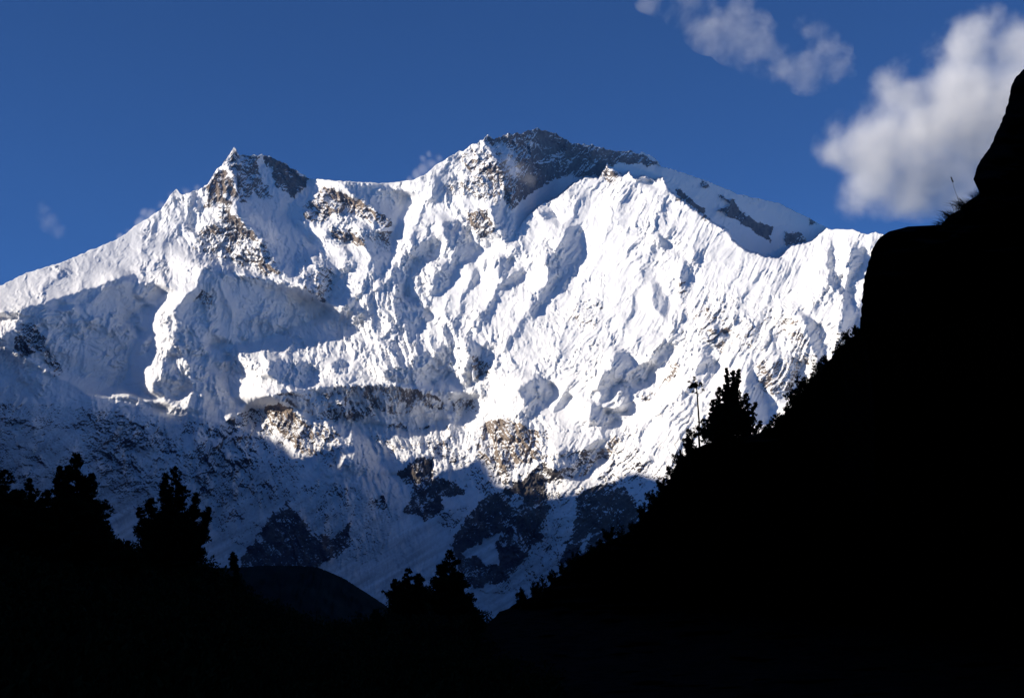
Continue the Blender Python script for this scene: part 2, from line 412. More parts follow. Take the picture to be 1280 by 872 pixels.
rough_n = None
def detail(U, V):
    # fall lines of the gullies turn from straight down on the left to down-left on the right
    ang = np.interp(U, [-400, 200, 450, 700, 1000, 1400], [R(8), R(2), R(18), R(32), R(22), R(10)])
    w1 = 9 * fbm(U / 60, V / 60, 41, 5); w2 = 9 * fbm(U / 60, V / 60, 77, 5)
    el = np.interp(U, [450, 800], [1, 1.9])
    a0 = U * np.cos(ang) + V * np.sin(ang); c0 = -U * np.sin(ang) + V * np.cos(ang)
    a = (U + w1) * np.cos(ang) + (V + w2) * np.sin(ang)
    c = (-(U + w1) * np.sin(ang) + (V + w2) * np.cos(ang)) / el
    rg = ruggedness(U, V)
    big = ridged(a / 75, c / 120, 3, 6, .5)
    mid = ridged(a / 17, c / 36, 23, 4, .58)
    fine = ridged(a / 5.5, c / 13, 57, 3, .6)
    lump = fbm(a / 24, c / 30, 91, 6, .55)
    crag = smooth(.10, .40, fbm(a / 14 + .7 * lump, c / 24, 101, 5, .6))
    crag2 = smooth(.15, .38, fbm(a / 5.5, c / 9, 131, 3, .65))
    tz = 3.2 * fbm(a / 26 + .3 * lump, c / 24, 211, 4, .5)
    terr = np.floor(tz) + smooth(.62, .95, tz - np.floor(tz))
    fm = smooth(700, 880, U) * smooth(-.35, .35, fbm(U / 45, V / 60, 19, 3))
    fl = ridged(a0 / 5.5 + .5 * lump, c0 / 85, 71, 3, .55) * fm
    return big * np.interp(U, [550, 750], [3.6, 2.2]) + mid * (.1 + 1.5 * rg) + fine * (.1 + .9 * rg) + terr * (.3 + 3.4 * rg) + lump * (.8 + 3.0 * rg) + crag * (.8 + 6.0 * rg) + crag2 * (.3 + 2.4 * rg) + fl * 2.2

RUGGED = [(240,215,60),(270,300,50),(320,320,40),(400,350,45),(430,270,50),(530,330,40),(500,370,40),(440,400,50),(370,430,50),(500,440,60),(580,450,60),(440,540,80),(540,560,60),(640,560,60),(600,220,50),(600,280,40),(690,200,60),(740,460,50),(700,330,40),(780,480,50),(850,440,40),(900,420,50),(980,440,60),(1050,350,50),(1040,420,40),(860,520,60),(760,570,60),(820,300,40),(230,450,40),(300,450,35),(40,440,50),(280,580,60),(160,550,60),(660,650,60),(760,650,60)]
def ruggedness(U, V):
    r = smooth(-.1, .7, fbm(U / 55, V / 55, 63, 3)) * .45 + .06
    for x, y, w in RUGGED:
        r = np.maximum(r, .8 * np.exp(-((U - x) ** 2 + (V - y) ** 2) / (w * w)) + .25 * fbm(U / 20, V / 20, 64, 2) - .05)
    return np.clip(r, .05, 1)

# long ribs: (height, left flank width, right flank width, crest line); the left flank takes the sun
RIBS = [
 (14, 36, 10, [(552,205),(540,232),(526,262),(512,292),(500,318),(484,346),(466,372),(440,396),(412,412)]),
 (8, 30, 8, [(622,196),(628,232),(624,256),(612,300),(604,330),(580,372),(566,404),(548,430)]),
 (11, 36, 9, [(664,270),(644,304),(632,340),(616,372),(600,400),(590,424)]),
 (10, 42, 8, [(738,226),(716,262),(700,300),(684,340),(664,380),(640,420),(622,452),(604,486)]),
 (6, 30, 6, [(786,220),(772,262),(752,306),(738,344),(716,390),(700,430),(684,468)]),
 (6, 26, 6, [(833,232),(822,270),(812,312),(800,352),(784,396),(768,440)]),
 (6, 26, 6, [(878,272),(868,312),(856,352),(846,390),(832,428),(816,462),(796,500)]),
 (11, 38, 9, [(800,470),(770,512),(744,548),(716,580),(690,592),(652,602),(614,622),(584,660),(562,690)]),
 (7, 30, 7, [(868,440),(846,474),(824,508),(800,540),(770,574),(744,602),(722,630)]),
 (6, 26, 6, [(930,318),(912,352),(896,392),(884,430),(868,470),(850,510),(830,550)]),
 (6, 24, 6, [(985,322),(966,360),(948,404),(930,440),(905,480)]),
 (8, 26, 7, [(1038,288),(1036,320),(1030,360),(1012,388),(1006,420),(990,452),(970,480)]),
 (7, 22, 7, [(1066,288),(1064,320),(1058,356),(1048,400),(1036,440)]),
 (7, 22, 7, [(1092,292),(1084,330),(1076,370),(1066,410)]),
 (7, 30, 9, [(292,190),(294,226),(296,252),(310,282),(330,312),(346,344),(372,372)]),
 (6, 26, 8, [(222,238),(216,262),(206,290),(196,320),(186,350)]),
 (7, 26, 8, [(256,346),(232,372),(214,398),(200,430),(192,466),(184,492)]),
 (7, 30, 8, [(398,232),(384,262),(392,288),(420,302),(436,318),(424,352),(410,382)]),
 (6, 24, 6, [(436,536),(446,556),(452,576),(462,610),(470,640)]),
 (7, 26, 7, [(562,480),(576,510),(560,540),(536,572),(520,600)]),
 (8, 26, 9, [(358,626),(372,646),(396,676),(420,700)]),
 (6, 24, 8, [(625,560),(640,590),(650,640),(640,690),(622,724)]),
 (6, 24, 8, [(766,600),(752,630),(736,664),(716,700)]),
 (5, 22, 6, [(345,470),(330,492),(300,512),(276,524)]),
 (6, 24, 7, [(660,520),(640,548),(624,580),(604,612)]),
]
def ribs(U, V):
    wu = U + 5 * fbm(U / 24, V / 24, 401, 4, .55); wv = V + 5 * fbm(U / 24, V / 24, 402, 4, .55)
    out = np.zeros(U.shape)
    for h, wl, wr, pts in RIBS:
        px_ = [p[0] for p in pts]; py_ = [p[1] for p in pts]
        m = (U > min(px_) - 90) & (U < max(px_) + 90) & (V > min(py_) - 40) & (V < max(py_) + 40)
        if not m.any(): continue
        x = wu[m]; y = wv[m]
        bd = np.full(x.shape, 1e9); bs = np.zeros(x.shape); be = np.zeros(x.shape)
        L = len(pts) - 1
        for i in range(L):
            ax, ay = pts[i]; bx, by = pts[i + 1]
            dx, dy = bx - ax, by - ay; q = dx * dx + dy * dy
            tt_ = ((x - ax) * dx + (y - ay) * dy) / q
            tc_ = np.clip(tt_, 0, 1)
            ex, ey = x - ax - tc_ * dx, y - ay - tc_ * dy
            d = np.hypot(ex, ey)
            u = d < bd
            bd[u] = d[u]; bs[u] = (ex * dy - ey * dx)[u]; be[u] = ((i + tc_) / L)[u]
        w = np.where(bs < 0, wl, wr) if pts[-1][1] > pts[0][1] else np.where(bs > 0, wl, wr)
        end = smooth(0, .12, be) * smooth(1, .85, be) * smooth(70, 0, bd)
        out[m] = np.maximum(out[m], h * np.exp(-bd / w) * end)
    return out

def surf_depth(U, V):
    y0 = base_depth(U, V)
    rock = rockmap(U, V)[0]
    calm = 1 - .62 * smooth(570, 690, V) * smooth(.5, 0.1, rock)
    behind = smooth(650, 690, U) * smooth(1, 3, np.interp(U, *zip(*CREST)) - V) * (1 - smooth(1036, 1040, U))
    tq_ = 4.5 * fbm(U / 20, V / 15, 311, 5, .5) + V / 26
    blocks = (np.floor(tq_) + smooth(.55, .92, tq_ - np.floor(tq_)) - tq_) * smooth(.1, .5, rock)
    B = bil(BREL, U, V) * (1 - .6 * behind) + blocks * 4.0 + ribs(U, V) * (1 - behind) + detail(U, V) * (.85 + .5 * np.clip(rock, 0, 1)) * calm * (1 - .55 * behind * (rock < .2))
    return y0 * (1 - B / FPX)

def rockmap(U, V):
    wa = 3.5 + .8 * smooth(540, 600, V)
    wu = U + wa * fbm(U / 14, V / 14, 15, 5, .65); wv = V + wa * fbm(U / 14, V / 14, 29, 5, .65)
    r = np.zeros(U.shape); t = np.zeros(U.shape)
    for amt, tan, poly in ROCKS:
        m = raster(poly, wu, wv)
        if amt < 0:
            r[m] = r[m] + amt
        else:
            r[m] = np.maximum(r[m], amt); t[m] = tan
    return r, t

cols = np.concatenate([np.arange(-1150, -300, 12.0), np.arange(-300, -20, 4.0), np.arange(-20, 1115, 1.1), np.arange(1115, 1450, 3.0), np.arange(1450, 2200, 10.0)])
NR = 620
tt = np.linspace(0, 1, NR)
ku, kv = zip(*SKY)
vs = np.interp(cols, ku, kv)
jag = np.interp(cols, [-400, 160, 200, 300, 390, 400, 520, 600, 830, 860, 1030, 1040, 1400], [1.2, 1.4, 2, 3.4, 2.4, .8, .9, 2.6, 2.6, 1.2, .8, 1.4, 3])
vs = vs + jag * fbm(cols / 9, cols * 0, 3, 4, .6)
U = np.broadcast_to(cols[None, :], (NR, len(cols))).copy()
V = 810 + (vs[None, :] - 810) * tt[:, None]
Y = surf_depth(U, V)
rk, tn = rockmap(U, V)
ra, rb = ray(U, V)
Pm = np.stack([ra * Y, Y, rb * Y], -1)
# steep places shed their snow
gx = np.gradient(Pm, axis=1); gz = np.gradient(Pm, axis=0)
nrm = np.cross(gx, gz); nrm /= np.linalg.norm(nrm, axis=-1, keepdims=True) + 1e-9
nrm *= -np.sign(nrm[..., 1:2])
steep = np.clip(.60 - nrm[..., 2], -1, 1)
ph = np.interp(U, [420, 560, 640, 700, 900], [R(32), R(60), R(40), R(110), R(118)])
ph = np.where(V > 500, np.interp(U, [0, 400, 600], [R(75), R(100), R(118)]), ph)
sl_a = U * np.cos(ph) + V * np.sin(ph); sl_c = -U * np.sin(ph) + V * np.cos(ph)
strata = fbm(sl_a / 15 + .4 * fbm(U / 20, V / 20, 4, 3), sl_c / 6 + .4 * fbm(U / 20, V / 20, 7, 3), 188, 5, .62)
rk2 = rk * .74 + .22 * smooth(.8, .9, rk) +  (rk > .02) * (.16 * strata + .95 * np.clip(steep - .12, -.45, .35) + .16 * fbm(U / 28, V / 28, 87, 3)) + (rk <= .02) * np.clip(steep, -.3, .5) * .24
rk2 = rk2 + .10 * smooth(0.25, .7, fbm(U / 40, V / 40, 123, 4))
tn2 = np.clip(tn + .4 * (rk <= 0) * smooth(500, 640, U), 0, 1)
# far side of the mountain
back = []
NB = 14
top = Pm[-1]
for k in range(1, NB + 1):
    q = k / NB
    d = top.copy()
    d[:, 1] += 3200 * q
    d[:, 2] = top[:, 2] * (1 - q ** 1.1) - 300 * q + 60 * fbm(cols / 60, cols * 0 + k * .7, 8, 3) * min(1, k / 3)
    d[:, 0] *= 1 + .25 * q
    back.append(d)
Pall = np.concatenate([Pm, np.array(back)], 0)
ratt = np.concatenate([rk2, np.full((NB, len(cols)), .2)], 0)
tatt = np.concatenate([tn2, np.zeros((NB, len(cols)))], 0)
dirt_and_shade = smooth(500, 700, V + .18 * (400 - U) + 25 * fbm(U / 60, V / 30, 55, 4)) * (.75 + .3 * fbm((-.85 * U + .5 * V) / 70 + .3 * strata, (.5 * U + .85 * V) / 8, 56, 4))  # greys the lower snow: glacier debris streaks plus painted-in valley shade
datt = np.concatenate([np.clip(dirt_and_shade, 0, 1), np.zeros((NB, len(cols)))], 0)
structure(link_mesh('mountain', Pall, grid_faces(Pall.shape[0], Pall.shape[1]), M_MTN, attrs={'rock': ratt, 'tan': tatt, 'dirt_and_shade': datt, 'foot': np.concatenate([smooth(480, 600, V), np.zeros((NB, len(cols)))], 0)}))

# ------------------------------------------------------------------ ridge outside the frame on the left, whose shadow lies over the valley
EDGE = [(-200,440),(-60,436),(0,432),(60,466),(116,495),(175,503),(233,513),(285,527),(330,545),(352,556),(370,574),(400,584),(432,582),(476,588),(515,572),(534,566),(570,565),(597,568),(622,606),(655,616),(694,622),(730,611),(763,602),(797,590),(840,604),(900,622),(1000,650)]
eu = np.array([e[0] for e in EDGE], float); ev = np.array([e[1] for e in EDGE], float)
ey = surf_depth(eu, ev)
ea, eb = ray(eu, ev)
EX, EY, EZ = ea * ey, ey, eb * ey
sa, ca = math.sin(SUN_AZ), math.cos(SUN_AZ)
tq = (EX + .4 * EY + 2000) / (sa + .4 * ca)
cy_ = EY - ca * tq; cz_ = EZ + tq * math.tan(SUN_EL)
o_ = np.argsort(cy_); cy_ = cy_[o_]; cz_ = cz_[o_]
line_y = np.concatenate([[-9000, -4000, 0, 3000, 5000, cy_[0] - 1200], cy_, [cy_[-1] + 700, cy_[-1] + 2500, 19000]])
line_z = np.concatenate([[1200, 1300, 1300, 1500, 1900, cz_[0] - 250], cz_, [cz_[-1] - 350, cz_[-1] - 900, 900]])
ry = np.concatenate([np.arange(-9000, 6500, 120.), np.arange(6500, 12500, 30.), np.arange(12500, 19000, 150.)])
rz = np.interp(ry, line_y, line_z)
prof = np.concatenate([-np.linspace(1, 0, 40) ** 1.3, np.linspace(0, 1, 40)[1:] ** 1.3])
QY, QP = np.meshgrid(ry, prof, indexing='ij')
QZ = rz[:, None]
dist = np.abs(QP) * (QZ + 300) * .68
rel = dist / 90
hx = -.4 * QY - 2000 + np.sign(QP) * dist
amp = np.clip(dist / 400, 0, 1)
hz = QZ - np.abs(QP) * (QZ + 300) - amp * 160 * (ridged(QY / 700, QP * 1.2, 6, 5) - .8)
RV = np.stack([hx, QY, hz], -1)
att = .42 + .25 * fbm(QY / 500, QP * 3, 31, 4) - .25 * smooth(1500, 3200, hz)
structure(link_mesh('side_ridge', RV, grid_faces(RV.shape[0], RV.shape[1], True), M_MTN, attrs={'rock': att, 'tan': att * 0 + .2}))

# ------------------------------------------------------------------ dark materials of the shaded foreground
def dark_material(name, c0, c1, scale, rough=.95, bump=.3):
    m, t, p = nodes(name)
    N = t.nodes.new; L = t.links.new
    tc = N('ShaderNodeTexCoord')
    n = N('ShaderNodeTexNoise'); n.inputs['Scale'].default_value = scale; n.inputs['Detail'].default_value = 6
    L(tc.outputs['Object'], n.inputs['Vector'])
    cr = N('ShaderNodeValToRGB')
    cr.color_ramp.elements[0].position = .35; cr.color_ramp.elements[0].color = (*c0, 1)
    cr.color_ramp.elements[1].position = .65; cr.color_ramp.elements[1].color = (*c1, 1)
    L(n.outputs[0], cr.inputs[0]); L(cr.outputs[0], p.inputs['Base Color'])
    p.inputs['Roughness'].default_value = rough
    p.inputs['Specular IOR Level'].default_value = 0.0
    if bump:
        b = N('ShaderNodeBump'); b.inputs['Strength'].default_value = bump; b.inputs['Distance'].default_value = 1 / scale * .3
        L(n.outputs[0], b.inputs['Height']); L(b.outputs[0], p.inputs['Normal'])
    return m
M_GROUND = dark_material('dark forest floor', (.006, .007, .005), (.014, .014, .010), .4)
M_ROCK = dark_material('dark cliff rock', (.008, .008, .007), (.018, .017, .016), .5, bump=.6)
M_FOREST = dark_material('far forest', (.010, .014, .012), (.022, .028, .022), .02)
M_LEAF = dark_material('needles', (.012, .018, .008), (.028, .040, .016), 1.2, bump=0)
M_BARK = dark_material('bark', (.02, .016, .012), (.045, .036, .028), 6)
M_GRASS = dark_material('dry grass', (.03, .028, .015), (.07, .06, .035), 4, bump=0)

# ------------------------------------------------------------------ valley floor
def ground_z(x, y):
    r = np.hypot(x, y)
    z = -1.9 - 45 * smooth(15, 260, r) - 60 * smooth(300, 1500, r) + 60 * smooth(3500, 9000, r)
    away = np.abs(np.arctan2(x, y))                      # unseen valley sides left, right and behind, added to block skylight
    z = z + 620 * smooth(50, 1000, r) * smooth(R(38), R(80), away) * (1 - smooth(2600, 5500, r)) * (1 + .25 * fbm(x / 400, y / 400, 18, 4))
    return z + .8 * smooth(12, 60, r) * fbm(x / 23, y / 23, 12, 3) + 8 * smooth(200, 900, r) * fbm(x / 300, y / 300, 14, 3)
gr = np.concatenate([[0], np.geomspace(2, 13500, 150)]); ga = np.linspace(0, 2 * np.pi, 181)
GR, GA = np.meshgrid(gr, ga, indexing='ij')
gx_, gy_ = GR * np.cos(GA), GR * np.sin(GA) + 3500 * smooth(2500, 13500, GR)
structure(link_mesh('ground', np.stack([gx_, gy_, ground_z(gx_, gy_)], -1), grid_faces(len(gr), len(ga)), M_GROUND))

# wooded hill in the middle distance
HU = np.arange(130, 700, 1.5)
HILLTOP = [(130,735),(200,722),(240,714),(262,709),(285,709),(330,706),(370,706),(397,708),(430,722),(455,738),(475,751),(490,762),(520,785),(600,830),(700,880)]
hv = np.interp(HU, *zip(*HILLTOP)) + 1.3 * np.abs(fbm(HU / 3.5, HU * 0, 3, 4, .6))
rows = []
for q in np.concatenate([-np.linspace(1, 0, 25) ** 1.4, np.linspace(0, 1, 60)[1:] ** 1.2]):
    if q < 0:
        a_, b_ = ray(HU, hv); y_ = 2600 - 900 * q
        rows.append(np.stack([a_ * y_ , y_ + 0 * HU, b_ * 2600 + q * 420], -1))
    else:
        a_, b_ = ray(HU, hv); y_ = 2600 - 1300 * q + 22 * fbm(HU / 14, HU * 0 + q * 30, 5, 5) * min(1, q * 20)
        rows.append(np.stack([a_ * 2600 * (1 - .25 * q), y_ + 0 * HU, b_ * 2600 - q * 420], -1))
HV_ = np.array(rows)
structure(link_mesh('hill', HV_, grid_faces(HV_.shape[0], HV_.shape[1]), M_FOREST))

# ------------------------------------------------------------------ left bank under the pines
BANK = [(-900,620),(-300,620),(-60,615),(0,622),(30,630),(48,640),(70,650),(120,664),(140,676),(152,690),(170,692),(200,698),(262,708),(300,735),(330,757),(400,782),(455,780),(476,778),(488,762),(500,748),(530,742),(580,746),(592,762),(612,782),(640,790),(760,800),(900,840)]
def bank_top(U): return np.interp(U, *zip(*BANK))
def bank_depth(U, V):
    vt = bank_top(U)
    q = np.clip((V - vt) / (980 - vt), 0, 1)
    return np.interp(U, [-900, 0, 250, 400, 900], [150, 150, 160, 230, 260]) * (1 - q) ** 1.6 + 16
BU = np.arange(-900, 900, 6.0)
bt = bank_top(BU) + 2.0 * fbm(BU / 9, BU * 0, 44, 4, .6)
rows = []
for q in np.linspace(-1, 0, 14)[:-1]:
    d0 = bank_depth(BU, bank_top(BU)); a_, b_ = ray(BU, bt)
    rows.append(np.stack([a_ * d0, d0 - 160 * q, b_ * d0 + q * 70], -1))
for q in np.linspace(0, 1, 70):
    V_ = bt + (985 - bt) * q; d0 = bank_depth(BU, bank_top(BU) + (985 - bank_top(BU)) * q) * (1 + .03 * fbm(BU / 20, BU * 0 + q * 20, 8, 4) * min(1, q * 8)); a_, b_ = ray(BU, V_)
    rows.append(np.stack([a_ * d0, d0, b_ * d0], -1))
BV = np.array(rows)
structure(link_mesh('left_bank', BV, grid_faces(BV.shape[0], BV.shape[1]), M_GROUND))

# ------------------------------------------------------------------ right hillside with its rock outcrops
CLIFF = [(20,1340),(60,1300),(86,1280),(96,1270),(108,1264),(125,1261),(145,1255),(165,1246),(185,1237),(200,1226),(212,1220),(224,1217),(231,1222),(236,1231),(242,1226),(250,1212),(262,1199),(272,1185),(281,1176),(283,1135),(289,1112),(297,1099),(310,1091),(330,1085),(350,1080),(380,1077),(408,1075),(416,1072),(432,1052),(450,1036),(480,1008),(510,986),(535,964),(541,948),(547,920),(554,880),(565,862),(580,848),(598,836),(612,827),(630,815),(645,800),(662,790),(674,765),(686,740),(700,718),(712,705),(730,688),(742,672),(752,650),(764,625),(790,600),(830,560),(900,450),(1000,250)]
cV, cU = zip(*CLIFF)
def cliff_u(V): return np.interp(V, cV, cU)
def cliff_depth(V): return np.interp(V, [20, 230, 280, 410, 480, 540, 600, 700, 760, 850, 1000], [72, 74, 80, 92, 130, 165, 190, 230, 250, 160, 40])
CV_ = np.unique(np.concatenate([np.arange(20, 1000, 2.5), np.array(cV)]))
base_u = cliff_u(CV_)
base_u = base_u + np.interp(CV_, [20, 230, 240, 285, 400, 430, 700], [1.2, 1.2, 2.5, 1.5, 1.5, 4, 4]) * fbm(CV_ / 6, CV_ * 0, 71, 4, .6)
De = cliff_depth(CV_)
colsC = []
for q in np.concatenate([-np.linspace(1, 0, 16)[:-1] ** 1.5, np.linspace(0, 1, 90) ** 1.5]):
    if q < 0:
        a_, b_ = ray(base_u, CV_)
        D_ = De * (1 - 1.2 * q); a2, b2 = ray(base_u + 60 * abs(q) ** .5, CV_)
        colsC.append(np.stack([a2 * De - q * 25, D_, b2 * De - abs(q) * 12], -1))
    else:
        Uq = base_u + (3000 - base_u) * q
        D_ = De * (1 - .55 * q ** .8) * (1 + .035 * fbm(CV_ / 22, CV_ * 0 + q * 22, 61, 5, .6) * min(1, q * 25))
        a_, b_ = ray(Uq, CV_)
        colsC.append(np.stack([a_ * D_, D_, b_ * D_], -1))
CVV = np.array(colsC)
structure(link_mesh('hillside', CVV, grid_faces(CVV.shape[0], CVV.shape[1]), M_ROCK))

# ------------------------------------------------------------------ vegetation
def tube(path, radii, n=7):
    path = np.asarray(path, float); V_ = []; F_ = []
    for i, (p, r) in enumerate(zip(path, radii)):
        d = path[min(i + 1, len(path) - 1)] - path[max(i - 1, 0)]; d /= np.linalg.norm(d) + 1e-9
        u = np.cross(d, [0.3, .9, .2]); u /= np.linalg.norm(u); w = np.cross(d, u)
        for k in range(n):
            t = 2 * np.pi * k / n
            V_.append(p + r * (math.cos(t) * u + math.sin(t) * w))
    for i in range(len(path) - 1):
        for k in range(n):
            F_.append([i * n + k, i * n + (k + 1) % n, (i + 1) * n + (k + 1) % n, (i + 1) * n + k])
    return np.array(V_), np.array(F_)

def join(parts):
    V_ = []; F_ = []; o = 0
    for v, f in parts:
        V_.append(v); F_.append(f + o); o += len(v)
    return np.concatenate(V_), np.concatenate(F_)

def tufts(centres, radius, per, leaf, rng, up=.35):
    """small pointed leaf blades spread in lumps round each centre"""
    c = np.repeat(np.asarray(centres), per, 0); rr = np.repeat(np.broadcast_to(radius, len(centres)), per)
    n = len(c)
    d = rng.normal(size=(n, 3)); d /= np.linalg.norm(d, axis=1, keepdims=True)
    pos = c + d * (rr * rng.random(n) ** .45)[:, None] * np.array([1, 1, .8])
    ax = d * .8 + rng.normal(size=(n, 3)) * .5 + [0, 0, up]; ax /= np.linalg.norm(ax, axis=1, keepdims=True)
    sd_ = np.cross(ax, rng.normal(size=(n, 3))); sd_ /= np.linalg.norm(sd_, axis=1, keepdims=True)
    ln = leaf * (.6 + .8 * rng.random(n))[:, None]; wd = ln * .22
    V_ = np.stack([pos - ax * ln * .5, pos + sd_ * wd, pos + ax * ln * .6, pos - sd_ * wd], 1).reshape(-1, 3)
    return V_, np.arange(n * 4).reshape(n, 4)

def root(name, label, cat, loc, group=None):
    o = bpy.data.objects.new(name, None); o.empty_display_size = .5
    COL.objects.link(o); o.location = loc
    return tag(o, label, cat, group)

def conifer(name, label, y, Ub, Vb, leaders, seed, group, dens=1.0, bare=.12, cat='pine tree', lump=.42):
    rng = np.random.default_rng(seed)
    s = y / FPX
    base = np.array(at(Ub, Vb, y))
    t = root(name, label, cat, base, group)
    tr = []; cen = []; rad = []
    for li, (Ut, Vt, w) in enumerate(leaders):
        top = np.array(at(Ut, Vt, y)) - base + np.array([0, rng.normal() * w * s * .5 * (li > 0), 0])
        H = top[2]
        start = 0 if li == 0 else rng.uniform(.15, .3)
        ts = np.linspace(0, 1, 9)
        path = np.stack([top[0] * ts ** 1.4 if li == 0 else top[0] * np.clip((ts - start * .3), 0, 1) ** .6 / (1 - start * .3) ** .6, top[1] * ts, H * ts], 1)
        path[1:-1, :2] += rng.normal(size=(7, 2)) * .08
        r0 = H * .021 if li == 0 else H * .012
        tr.append(tube(path, r0 * (1 - ts * .92) + .01))
        n = int(H / .33)
        lo_ = bare if li == 0 else .35
        phase = rng.uniform(0, 6, 4)
        for k in range(n):
            h = lo_ + (1 - lo_) * (k + rng.random() * .6) / n
            if h > 1: continue
            c0 = np.array([np.interp(h, ts, path[:, j]) for j in range(3)])
            prof = (1 - h) / (1 - lo_)
            wr = 1.12 * w * s * min(1, prof ** .75 * 1.05 + .06) * (1 - .35 * max(0, .25 - (h - lo_)) * 4 * .5)
            wr *= 1 + .28 * math.sin(h * 23 + phase[0]) + .15 * math.sin(h * 51 + phase[1])
            nb = 4 + int(6 * prof)
            for b in range(nb):
                az = rng.uniform(0, 2 * np.pi); L_ = wr * rng.uniform(.4, 1.22)
                tip = c0 + np.array([math.cos(az) * L_, math.sin(az) * L_, L_ * rng.uniform(-.02, .45)])
                mid = c0 * .5 + tip * .5 - [0, 0, .08 * L_]
                if L_ > .5: tr.append(tube([c0, mid, tip], [.05, .035, .012], 4))
                m = max(1, int(L_ / .30))
                for q in range(m):
                    f = 1 - q / m * .75
                    cen.append(c0 * (1 - f) + tip * f + rng.normal(size=3) * .05 * L_); rad.append(lump * (.55 + .6 * rng.random()) * (.6 + .4 * prof))
        cen.append(np.array(path[-1]) - [0, 0, .1]); rad.append(.14)
    v, f = join(tr)
    link_mesh('trunk', v, f, M_BARK, t)
    v, f = tufts(cen, np.array(rad), int(24 * dens), .27, rng)
    link_mesh('crown', v, f, M_LEAF, t, smooth_sh=False)
    return t

G1 = 'pines standing on the left bank'
def bank_y(U, V): return float(bank_depth(float(U), float(V)))
conifer('pine_tree', 'broad bushy pine with a rounded top, tallest of the silhouetted trees at the left', bank_y(95, 716), 97, 716, [(94,567,35),(76,584,14),(112,592,14),(124,628,12)], 1, G1, 1.15)
conifer('pine_tree', 'ragged pine with several upright leaders and a slim central spire, beside the dark rounded hill', bank_y(216, 722), 216, 722, [(221,584,23),(207,592,10),(187,622,13),(172,634,12),(243,616,12),(262,634,12),(250,668,18),(180,670,18)], 2, G1, 1.0)
conifer('pine_tree', 'dark pine cut by the left edge of the photo', bank_y(8, 690), 6, 690, [(7,588,26),(-14,600,18)], 3, G1)
conifer('pine_tree', 'low pine between the tree cut by the left edge and the tall bushy pine', bank_y(35, 695), 36, 695, [(36,598,15),(24,612,10),(52,622,9)], 4, G1)
conifer('pine_tree', 'small pointed pine filling the gap right of the tall bushy pine', bank_y(134, 716), 134, 716, [(132,651,9),(148,674,9)], 5, G1)
conifer('pine_tree', 'slender little tree with a round tuft on a bare stem, standing against the dark hill', bank_y(292, 745), 293, 745, [(291,690,4),(297,706,4)], 6, G1, .8, bare=.62, lump=.3)
G2 = 'pines in the valley bottom'
conifer('pine_tree', 'low bushy pine with side tufts, left of the valley bottom pair', bank_y(512, 800), 512, 775, [(510,711,16),(495,725,11),(525,718,11),(508,730,20)], 7, G2)
conifer('pine_tree', 'pointed pine, taller and right of the valley bottom pair', bank_y(562, 802), 562, 778, [(561,688,22),(550,706,13),(575,716,13),(588,742,11)], 8, G2)
for k, (u, vb, vt, w, lb) in enumerate([(60,705,612,14,'narrow dark pine just left of the tall bushy pine'),(160,730,676,11,'low pine between the tall bushy pine and the one with many leaders'),(470,792,762,12,'short pine where the dark hill meets the valley bottom'),(592,795,758,10,'small pine at the right foot of the valley bottom pair')]):
    conifer('pine_tree', lb, bank_y(u, vb), u, vb, [(u,vt,w),(u+w*.6,vt+14,w*.6)], 20 + k, G1 if k < 2 else G2)
# on the right hillside
def cl_y(V): return float(cliff_depth(float(V))) * .985
conifer('pine_tree', 'dense pine with three pointed tops standing out against the sunlit snow on the right slope', cl_y(552), 912, 560, [(916,466,15),(908,460,5),(917,463,4),(924,461,5),(899,484,10),(890,500,10),(903,508,20),(934,490,10),(943,504,9),(930,512,18),(951,526,9),(880,524,11),(872,534,9),(893,530,12),(912,500,18)], 9, None, .8, bare=.03, lump=.27)

rng = np.random.default_rng(77)
yT = cl_y(556); bT = np.array(at(875, 566, yT)); tT = root('thin_tree', 'thin bare tree with a small round tuft on top, left of the dense three-topped pine', 'tree', bT)
pT = np.array([np.array(at(u, v, yT)) - bT for u, v in [(875,566),(873.5,545),(874,528),(872.5,508),(871.5,492),(869.5,476)]])
vv, ff = join([tube(pT, [.13, .12, .11, .10, .08, .03], 6)] + [tube([pT[k] , pT[k] + d_ * .5 + [0, 0, -.1], pT[k] + d_], [.03, .02, .008], 4) for k, d_ in ((3, np.array([-.9, .2, .9])), (3, np.array([-.5, -.3, .5])), (2, np.array([.7, 0, .4])), (4, np.array([.7, .2, .3])), (4, np.array([-.8, .1, .5])))])
link_mesh('trunk', vv, ff, M_BARK, tT)
cT = [np.array(at(870 + rng.normal() * 3.6, 480 + rng.normal() * 3.4, yT + rng.normal() * .4)) - bT for _ in range(20)] + [np.array(at(u, v, yT)) - bT for u, v in [(862,477),(878,482),(879,487),(868,472),(862,484),(866,489),(871,491)]]
vv, ff = tufts(cT, np.full(len(cT), .22), 26, .22, rng)
link_mesh('crown', vv, ff, M_LEAF, tT, smooth_sh=False)

